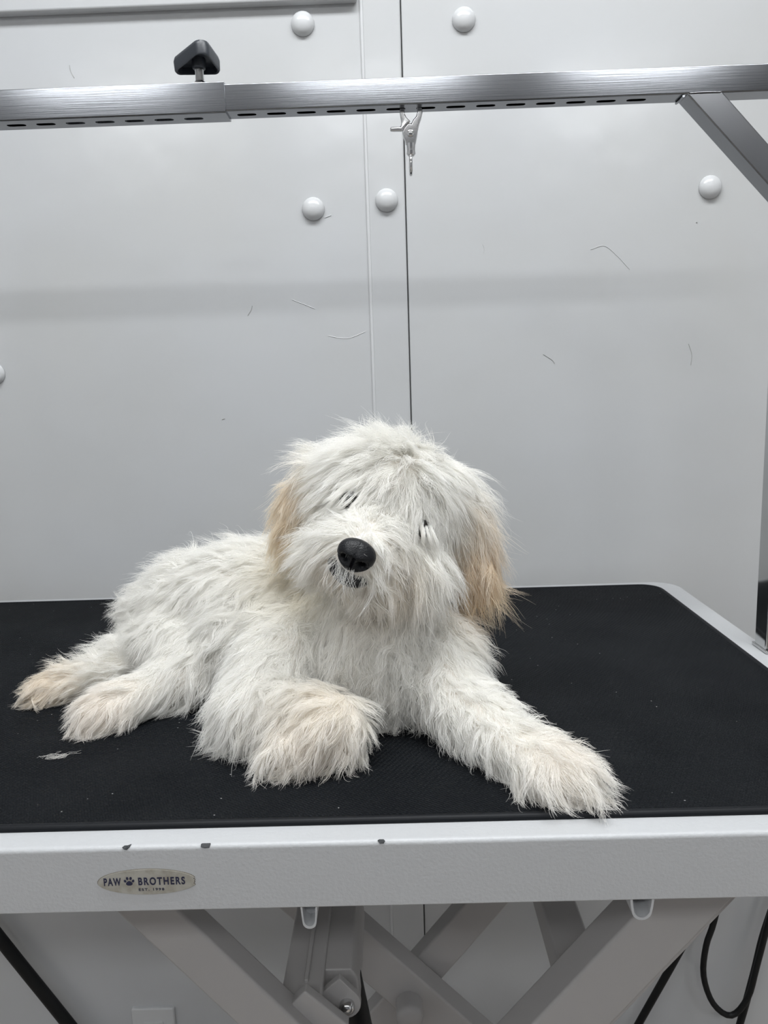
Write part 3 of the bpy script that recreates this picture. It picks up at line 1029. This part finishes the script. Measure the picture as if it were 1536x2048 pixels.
# bent foreleg
comb((-.13, .14, .04), (-.45, -.4, -.7), .034, .6, .4)
comb((-.10, .125, .035), (-.2, -.5, -.7), .032, .6, .35)
comb((-.06, .105, .05), (-.55, -.4, -.25), .030, .5, .35)
comb((-.035, .115, .035), (.25, -.5, -.6), .026, .6, .35)
comb((-.07, .085, .02), (-.1, -.6, -.55), .024, .5, .4)
comb((-.13, .165, .02), (-.7, -.4, -.4), .034, .6, .4)
# stretched foreleg
comb((.045, .135, .055), (.5, -.5, -.4), .030, .55, .4)
comb((.075, .12, .04), (.7, -.4, -.1), .026, .55, .45)
comb((.03, .125, .03), (.15, -.6, -.75), .030, .75, .35)
comb((.06, .085, .02), (.0, -.7, -.7), .026, .7, .35)
comb((.10, .08, .035), (.75, -.4, .1), .024, .5, .45)
comb((.115, .055, .036), (.6, -.55, -.1), .022, .5, .45)
comb((.142, .052, .018), (.9, -.25, -.3), .026, .5, .5)
comb((.12, .035, .014), (.3, -.75, -.5), .025, .5, .5)
comb((.09, .055, .014), (-.15, -.8, -.5), .025, .5, .45)
# hind legs
comb((-.20, .225, .06), (-.35, -.4, -.7), .034, .5, .3)
comb((-.18, .205, .03), (-.2, -.5, -.7), .030, .5, .3)
comb((-.215, .20, .035), (-.8, -.35, -.35), .026, .45, .35)
comb((-.245, .18, .038), (-.75, -.5, -.1), .022, .4, .4)
comb((-.285, .165, .018), (-.7, -.45, -.4), .022, .5, .45)
comb((-.265, .155, .014), (-.2, -.7, -.55), .022, .5, .45)
comb((-.235, .17, .014), (.05, -.75, -.55), .024, .5, .4)
comb((-.27, .28, .045), (-.85, -.1, .0), .032, .7, .5)
comb((-.305, .262, .034), (-.75, -.05, .25), .030, 1.0, .65)
comb((-.345, .235, .022), (-.85, -.35, -.25), .020, .45, .4)
comb((-.33, .225, .012), (-.5, -.6, -.4), .018, .4, .4)
# head, in its own frame (right, up, forward)
comb(hp(0, .062, .0), hu * .3 + hf * .3 - hr * .2, .036, .5, .6)
comb(hp(-.03, .055, .015), -hr * .8 + hf * .35 + hu * .15, .040, .45, .5)
comb(hp(-.055, .035, .0), -hr * .55 - hu * .7, .040, .45, .4)
comb(hp(.03, .055, .01), hr * .8 + hf * .25 - hu * .1, .040, .55, .5)
comb(hp(.055, .03, .0), hr * .45 - hu * .9, .044, .5, .35)
comb(hp(-.015, .050, .040), -hr * .5 + hf * .6 - hu * .5, .034, .5, .4)
comb(hp(.02, .050, .040), hr * .45 + hf * .6 - hu * .5, .036, .75, .45)
comb(hp(-.026, .034, .055), -hr * .4 + hf * .45 - hu * .8, .040, .6, .5)
comb(hp(-.026, .022, .060), -hr * .35 + hf * .4 - hu * .8, .030, .6, .5)
comb(hp(.038, .026, .046), hr * .1 + hf * .4 - hu * .9, .036, .7, .5)
comb(hp(.038, .040, .040), hr * .2 + hf * .5 - hu * .8, .044, .7, .5)
comb(hp(.026, .034, .055), hr * .2 + hf * .5 - hu * .8, .042, .85, .5)
comb(hp(0, .026, .060), hf * .7 + hu * .4, .016, .5, .25)
comb(hp(0, .022, .075), hf * -.2 + hu * .8, .010, .3, .25)
comb(hp(-.014, .016, .078), -hr * .9 + hu * .2, .022, .35, .3)
comb(hp(.014, .016, .078), hr * .9 + hu * .1, .022, .35, .3)
comb(hp(-.024, -.002, .085), -hr * .9 - hu * .45, .038, .35, .35)
comb(hp(.024, -.002, .085), hr * .75 - hu * .6, .040, .4, .35)
comb(hp(-.035, -.012, .06), -hr * .75 - hu * .7, .040, .35, .35)
comb(hp(.035, -.012, .06), hr * .5 - hu * .9, .046, .4, .35)
comb(hp(-.045, -.005, .03), -hr * .5 - hu * .85, .036, .4, .3)
comb(hp(.05, -.005, .03), hr * .2 - hu * 1.0 + np.array((0, 0, -.3)), .046, .4, .3)
comb(hp(0, -.030, .085), hf * .3 - hu * 1.0, .020, .4, .35)
comb(hp(-.015, -.035, .07), -hr * .3 - hu * 1.0, .030, .4, .35)
comb(hp(.015, -.035, .07), hr * .25 - hu * 1.0, .036, .45, .35)
comb(hp(0, -.045, .04), np.array((.05, -.2, -1.0)), .034, .5, .3)
# ears
comb((-.085, .213, .205), (-.35, -.25, -.8), .034, .4, .3)
comb((-.10, .213, .165), (-.25, -.2, -1), .036, .4, .25)
comb((-.10, .213, .145), (-.3, -.25, -.9), .030, .5, .3)
comb((.065, .21, .205), (.5, -.15, -.8), .044, .4, .3)
comb((.08, .208, .165), (.3, -.15, -1), .050, .35, .22)
comb((.082, .205, .125), (.22, -.1, -1), .054, .35, .2)

ctp = np.array([c[0] for c in CT]); ctd = np.array([np.array(c[1]) / np.linalg.norm(c[1]) for c in CT])
ctv = np.array([c[2:] for c in CT])


def field(P):
    d2 = ((P[:, None, :] - ctp[None]) ** 2).sum(-1) + 1e-6
    w = d2 ** -2.0
    w /= w.sum(1, keepdims=True)
    d = w @ ctd
    return d, w @ ctv


# tints (linear): base white, with tan ears, stained beard, cream paws and neck
WHITE = np.array((.95, .94, .91))
TINT = [  # centre, radius, colour, strength
    ((-.100, .215, .155), .034, (.90, .79, .62), .95), ((-.088, .215, .190), .028, (.91, .81, .66), .85),
    ((.080, .205, .125), .030, (.86, .73, .55), .95), ((.078, .205, .160), .026, (.92, .84, .73), .6), ((.074, .21, .10), .03, (.83, .68, .48), .95),
    ((-.262, .165, .02), .035, (.91, .85, .78), .6), ((-.335, .230, .015), .03, (.83, .74, .61), .85), ((-.07, .09, .02), .04, (.88, .80, .70), .45),
    ((-.05, .10, .050), .03, (.91, .86, .77), .5), ((.115, .045, .02), .035, (.93, .88, .82), .5), ((-.08, .22, .13), .05, (.93, .88, .74), .5),
    ((-.045, .135, .145), .02, (.82, .72, .57), .5), ((.0, .135, .135), .024, (.84, .74, .60), .4), ((-.02, .16, .115), .03, (.88, .81, .71), .4),
    ((-.025, .245, .13), .05, (.92, .86, .70), .4),
]


def tint(P, n):
    c = np.tile(WHITE, (len(P), 1)) * (1 + rng.normal(0, .03, (n, 1)))
    for ce_, r, col, s in TINT:
        w = s * np.exp(-((P - np.array(ce_)) ** 2).sum(1) / (r * r) * 1.2)
        c = c * (1 - w[:, None]) + np.array(col) * w[:, None]
    return np.clip(c, 0, .975)


# roots
e1, e2 = W[tri[:, 1]] - W[tri[:, 0]], W[tri[:, 2]] - W[tri[:, 0]]
area = np.linalg.norm(np.cross(e1, e2), axis=1) / 2


def sample(n, weight=None):
    pr = area * (weight if weight is not None else 1)
    idx = rng.choice(nt, n, p=pr / pr.sum())
    u, v = rng.random(n), rng.random(n)
    f = u + v > 1
    u[f], v[f] = 1 - u[f], 1 - v[f]
    P = W[tri[idx, 0]] + e1[idx] * u[:, None] + e2[idx] * v[:, None]
    Nn = vn[tri[idx, 0]] * (1 - u - v)[:, None] + vn[tri[idx, 1]] * u[:, None] + vn[tri[idx, 2]] * v[:, None]
    Nn /= np.linalg.norm(Nn, axis=1, keepdims=True)
    return P, Nn


tc_ = W[tri].mean(1)
wgt = np.ones(nt)
wgt[tc_[:, 2] < MAT_TOP + .002] = .05                       # nothing grows where it lies
for e in EYES:
    dd = np.linalg.norm(tc_ - e, axis=1)
    wgt[dd < .0115] = 0.0
dd = np.linalg.norm(tc_ - NOSE, axis=1)
wgt[dd < .0145] *= .15
for p_ in spline([tuple(q) for q in lp], 12):
    wgt[np.linalg.norm(tc_ - np.array(p_), axis=1) < .0085] *= .06
headw = (np.linalg.norm(tc_ - np.array((-.013, .18, .165)), axis=1) < .085)
gw = wgt * np.where(headw, 1.7, 1.0)

K = 10
NG = 9500
gp, gn = sample(NG, gw)
gd, gv = field(gp)
glen = gv[:, 0] * rng.uniform(.8, 1.25, NG) * 1.22
curl, lift = gv[:, 1], gv[:, 2]
t_ = gd - gn * (gd * gn).sum(1, keepdims=True)
t_ = t_ + rng.normal(0, .30, (NG, 3))
t_ -= gn * (t_ * gn).sum(1, keepdims=True)
t_ /= np.linalg.norm(t_, axis=1, keepdims=True) + 1e-9
side = np.cross(gn, t_)
lift = np.clip(lift + rng.normal(0, .12, NG), .08, .9)
d = gn * lift[:, None] + t_ * (1 - lift[:, None] * .6)
d /= np.linalg.norm(d, axis=1, keepdims=True)
ph, ph2 = rng.uniform(0, 6.28, NG), rng.uniform(0, 6.28, NG)
om = rng.uniform(.8, 1.6, NG) * 3.6
G = np.zeros((K + 1, NG, 3))
G[0] = gp
x = gp.copy()
goal = t_ * .9 + np.array((0, 0, -.35)) + gd * .4
for k in range(1, K + 1):
    s = k / K
    wv = side * (np.cos(om * (s + s * s) + ph) * curl)[:, None] * (.8 + .5 * s) + np.cross(side, d) * (np.cos(om * (s + s * s) * 1.1 + ph2) * curl)[:, None] * (.5 + .3 * s)
    d = d + (goal - d) * .12 + wv * .52
    d /= np.linalg.norm(d, axis=1, keepdims=True)
    x = x + d * (glen / K)[:, None]
    x[:, 2] = np.maximum(x[:, 2], MAT_TOP + .0012)
    need = .0018 + .0045 * s
    for i in range(NG):
        q, qn, qi, qd = bvh.find_nearest(x[i], 0.02)
        if q is not None:
            h = (x[i, 0] - q.x) * qn.x + (x[i, 1] - q.y) * qn.y + (x[i, 2] - q.z) * qn.z
            if h < need:
                x[i] += np.array(qn) * (need - h)
    x[:, 2] = np.maximum(x[:, 2], MAT_TOP + .0008)
    G[k] = x
kd = KDTree(NG)
for i in range(NG):
    kd.insert(gp[i], i)
kd.balance()

NS = 250000
sp, sn = sample(NS, wgt * np.where(headw, 1.5, 1.0))
near = np.zeros((NS, 3), dtype=np.int32); nd = np.zeros((NS, 3))
for i in range(NS):
    for j, (c_, ix, ds) in enumerate(kd.find_n(sp[i], 3)):
        near[i, j] = ix; nd[i, j] = ds
wN = 1 / (nd + .0008) ** 2
ok = ((gn[near] * sn[:, None, :]).sum(-1) > .2)
wN = wN * (ok + 1e-3)
wN /= wN.sum(1, keepdims=True)
# which tuft a hair follows: mostly the closest, sometimes a neighbour
lead = near[np.arange(NS), np.where(rng.random(NS) < .8, 0, 1)]
lf = rng.uniform(.5, 1.1, NS)
fly = rng.random(NS) < .03
lock = (rng.random(NS) < .38) & ~fly
lf[lock] = rng.uniform(.85, 1.16, lock.sum())
lf[~lock & ~fly] *= .82
lf[fly] *= rng.uniform(1.05, 1.3, fly.sum())
gcl = rng.uniform(.25, .8, NG)
clump = np.clip(gcl[lead] + rng.normal(0, .15, NS), .05, .95)
clump[lock] = np.clip(.80 + .12 * rng.normal(0, 1, lock.sum()), .5, .97)
clump[fly] *= .25
frz = rng.normal(0, 1, (NS, 3)); frz2 = rng.normal(0, 1, (NS, 3))
ph = rng.uniform(0, 6.28, NS)
S = np.zeros((NS, K + 1, 3), dtype=np.float32)
gl_ = glen[lead]
for k in range(K + 1):
    s = k / K
    idx = lf * s * K * .86
    lo = np.minimum(idx.astype(int), K - 1)
    fr = (idx - lo)[:, None]

    def at(g):
        return G[lo, g] * (1 - fr) + G[lo + 1, g] * fr

    off = sum(wN[:, j:j + 1] * (at(near[:, j]) - gp[near[:, j]]) for j in range(3))
    free = sp + off
    tuft = at(lead)
    c_ = (clump * (s ** .9))[:, None]
    q = free * (1 - c_) + tuft * c_
    amp = (gl_ * np.where(fly, .16, .045) * s)[:, None]
    q = q + frz * amp * np.sin(s * 5 + ph)[:, None] * .6 + frz2 * amp * .6 * s
    q[:, 2] = np.maximum(q[:, 2], MAT_TOP + .0005)
    if k == 0:
        q = sp - sn * .0008
    S[:, k] = q
tcol = tint(sp * .55 + S[:, -1] * .45, NS)


# brow locks falling across the eyes, and upper-lip hair falling across the lips
def drape(n_locks, per, root_f, ctrl_f, tip_f):
    out_ = []
    for a in range(n_locks):
        u_ = (a + rng.uniform(.2, .8)) / n_locks
        r_, c_, t2_ = root_f(u_), ctrl_f(u_), tip_f(u_)
        for b_ in range(per):
            j = rng.normal(0, 1, 3)
            r2 = r_ + rng.normal(0, .0016, 3)
            c2 = c_ + j * .0012
            t3 = t2_ + j * .0009 + (t2_ - c_) * rng.normal(0, .18)
            q_, qn_, _i, _d = bvh.find_nearest(r2)
            r2 = np.array(q_) - np.array(qn_) * .0005
            w_ = np.linspace(0, 1, K + 1)[:, None]
            p_ = r2 * (1 - w_) ** 2 + 2 * c2 * w_ * (1 - w_) + t3 * w_ ** 2
            p_ = p_ + hr * (np.sin(w_ * 5 + a * 2.1) * .0012 * w_)
            out_.append(p_)
    return out_


EX = []
for e, sgn in ((EYES[0], -1), (EYES[1], 1)):
    EX += drape(6, 42,
                lambda u_: e + hr * (-.014 + .028 * u_) + hu * (.013 + rng.uniform(0, .008)) - hf * .003,
                lambda u_: e + hr * (-.013 + .026 * u_ + sgn * .003) + hu * .005 + hf * (.017 + rng.uniform(-.002, .003)),
                lambda u_: e + hr * (-.014 + .028 * u_ + sgn * .006) + hu * rng.uniform(-.016, -.004) + hf * (.011 + rng.uniform(-.002, .003)))
EX += drape(11, 11,
            lambda u_: NOSE + hr * (-.017 + .034 * u_) - hu * (.0115 + .002 * math.sin(math.pi * u_)) - hf * .006,
            lambda u_: NOSE + hr * (-.019 + .038 * u_) - hu * .017 + hf * (.006 - .03 * (u_ - .5) ** 2),
            lambda u_: NOSE + hr * (-.023 + .046 * u_) - hu * rng.uniform(.024, .031) + hf * (.002 - .04 * (u_ - .5) ** 2))
EX = np.array(EX, dtype=np.float32)
S = np.concatenate([S, EX]); tcol = np.concatenate([tcol, tint(EX[:, 0].astype(float), len(EX))])
sp = np.concatenate([sp, EX[:, 0]])


def fur_object(name, sel, label=None, r0=.000125):
    n = int(sel.sum())
    cv = bpy.data.hair_curves.new(name)
    cv.add_curves([K + 1] * n)
    P = (S[sel] - np.array(DL, dtype=np.float32)).astype(np.float32)
    cv.attributes['position'].data.foreach_set('vector', P.ravel())
    ra = cv.attributes.get('radius') or cv.attributes.new('radius', 'FLOAT', 'POINT')
    prof_ = np.interp(np.linspace(0, 1, K + 1), [0, .5, .85, 1], [1, .95, .6, .2]).astype(np.float32)
    ra.data.foreach_set('value', (prof_[None] * r0 * rng.uniform(.75, 1.2, (n, 1)).astype(np.float32)).astype(np.float32).ravel())
    ta = cv.attributes.new('tint', 'FLOAT_COLOR', 'CURVE')
    ta.data.foreach_set('color', np.c_[tcol[sel], np.ones(n)].astype(np.float32).ravel())
    o = bpy.data.objects.new(name, cv)
    COL.objects.link(o)
    o.parent = dog
    cv.materials.append(fur_mat)
    if label:
        o['label'] = label
    return o


earl = (np.linalg.norm((sp - np.array((-.092, .220, .178))) * np.array((1.3, 1, .6)), axis=1) < .030) & (sp[:, 0] < -.070)
earr = (np.linalg.norm((sp - np.array((.072, .216, .150))) * np.array((1.3, 1, .55)), axis=1) < .034) & (sp[:, 0] > .052) & (sp[:, 2] > .09)
headm = (np.linalg.norm(sp - np.array((-.012, .19, .170)), axis=1) < .088) & (sp[:, 2] > .105) & ~earl & ~earr
muzm = headm & (((sp - HC) @ hf) > .052) & (((sp - HC) @ hu) < .030)
headm &= ~muzm
fur_object('ear_fur', earl, 'tan fur of the ear on the far side of the tilted head')
fur_object('ear_fur', earr, 'long tan-tipped fur of the hanging ear')
fur_object('muzzle_fur', muzm, 'long white moustache and beard hair', .00012)
fur_object('head_fur', headm, 'tousled white hair on the head')
fur_object('coat', ~(earl | earr | headm | muzm), 'wavy white body coat')

# a shed wisp of hair on the rubber
wn = 34
wc = np.array((-.2720, .1190, MAT_TOP + .0006))
wp = np.zeros((wn, 6, 3), dtype=np.float32)
for i in range(wn):
    a = rng.normal(.45, .35)
    st = rng.normal(0, 1, 2) * np.array((.006, .0025))
    ln = rng.uniform(.006, .016)
    bend = rng.normal(0, .9)
    for k in range(6):
        w_ = k / 5 - .5
        wp[i, k] = (st[0] + math.cos(a + bend * w_) * ln * w_, st[1] + math.sin(a + bend * w_) * ln * w_, rng.uniform(0, .0012))
cv = bpy.data.hair_curves.new('shed_hair')
cv.add_curves([6] * wn)
cv.attributes['position'].data.foreach_set('vector', wp.ravel())
ra = cv.attributes.get('radius') or cv.attributes.new('radius', 'FLOAT', 'POINT')
ra.data.foreach_set('value', np.full(wn * 6, .00007, dtype=np.float32))
ta = cv.attributes.new('tint', 'FLOAT_COLOR', 'CURVE')
ta.data.foreach_set('color', np.tile(np.array((.9, .88, .84, 1), dtype=np.float32), wn))
cv.materials.append(fur_mat)
wo = bpy.data.objects.new('shed_hair', cv)
COL.objects.link(wo)
wo.location = wc
tag(wo, 'small wisp of shed white hair on the mat beside the hind paws', 'hair')
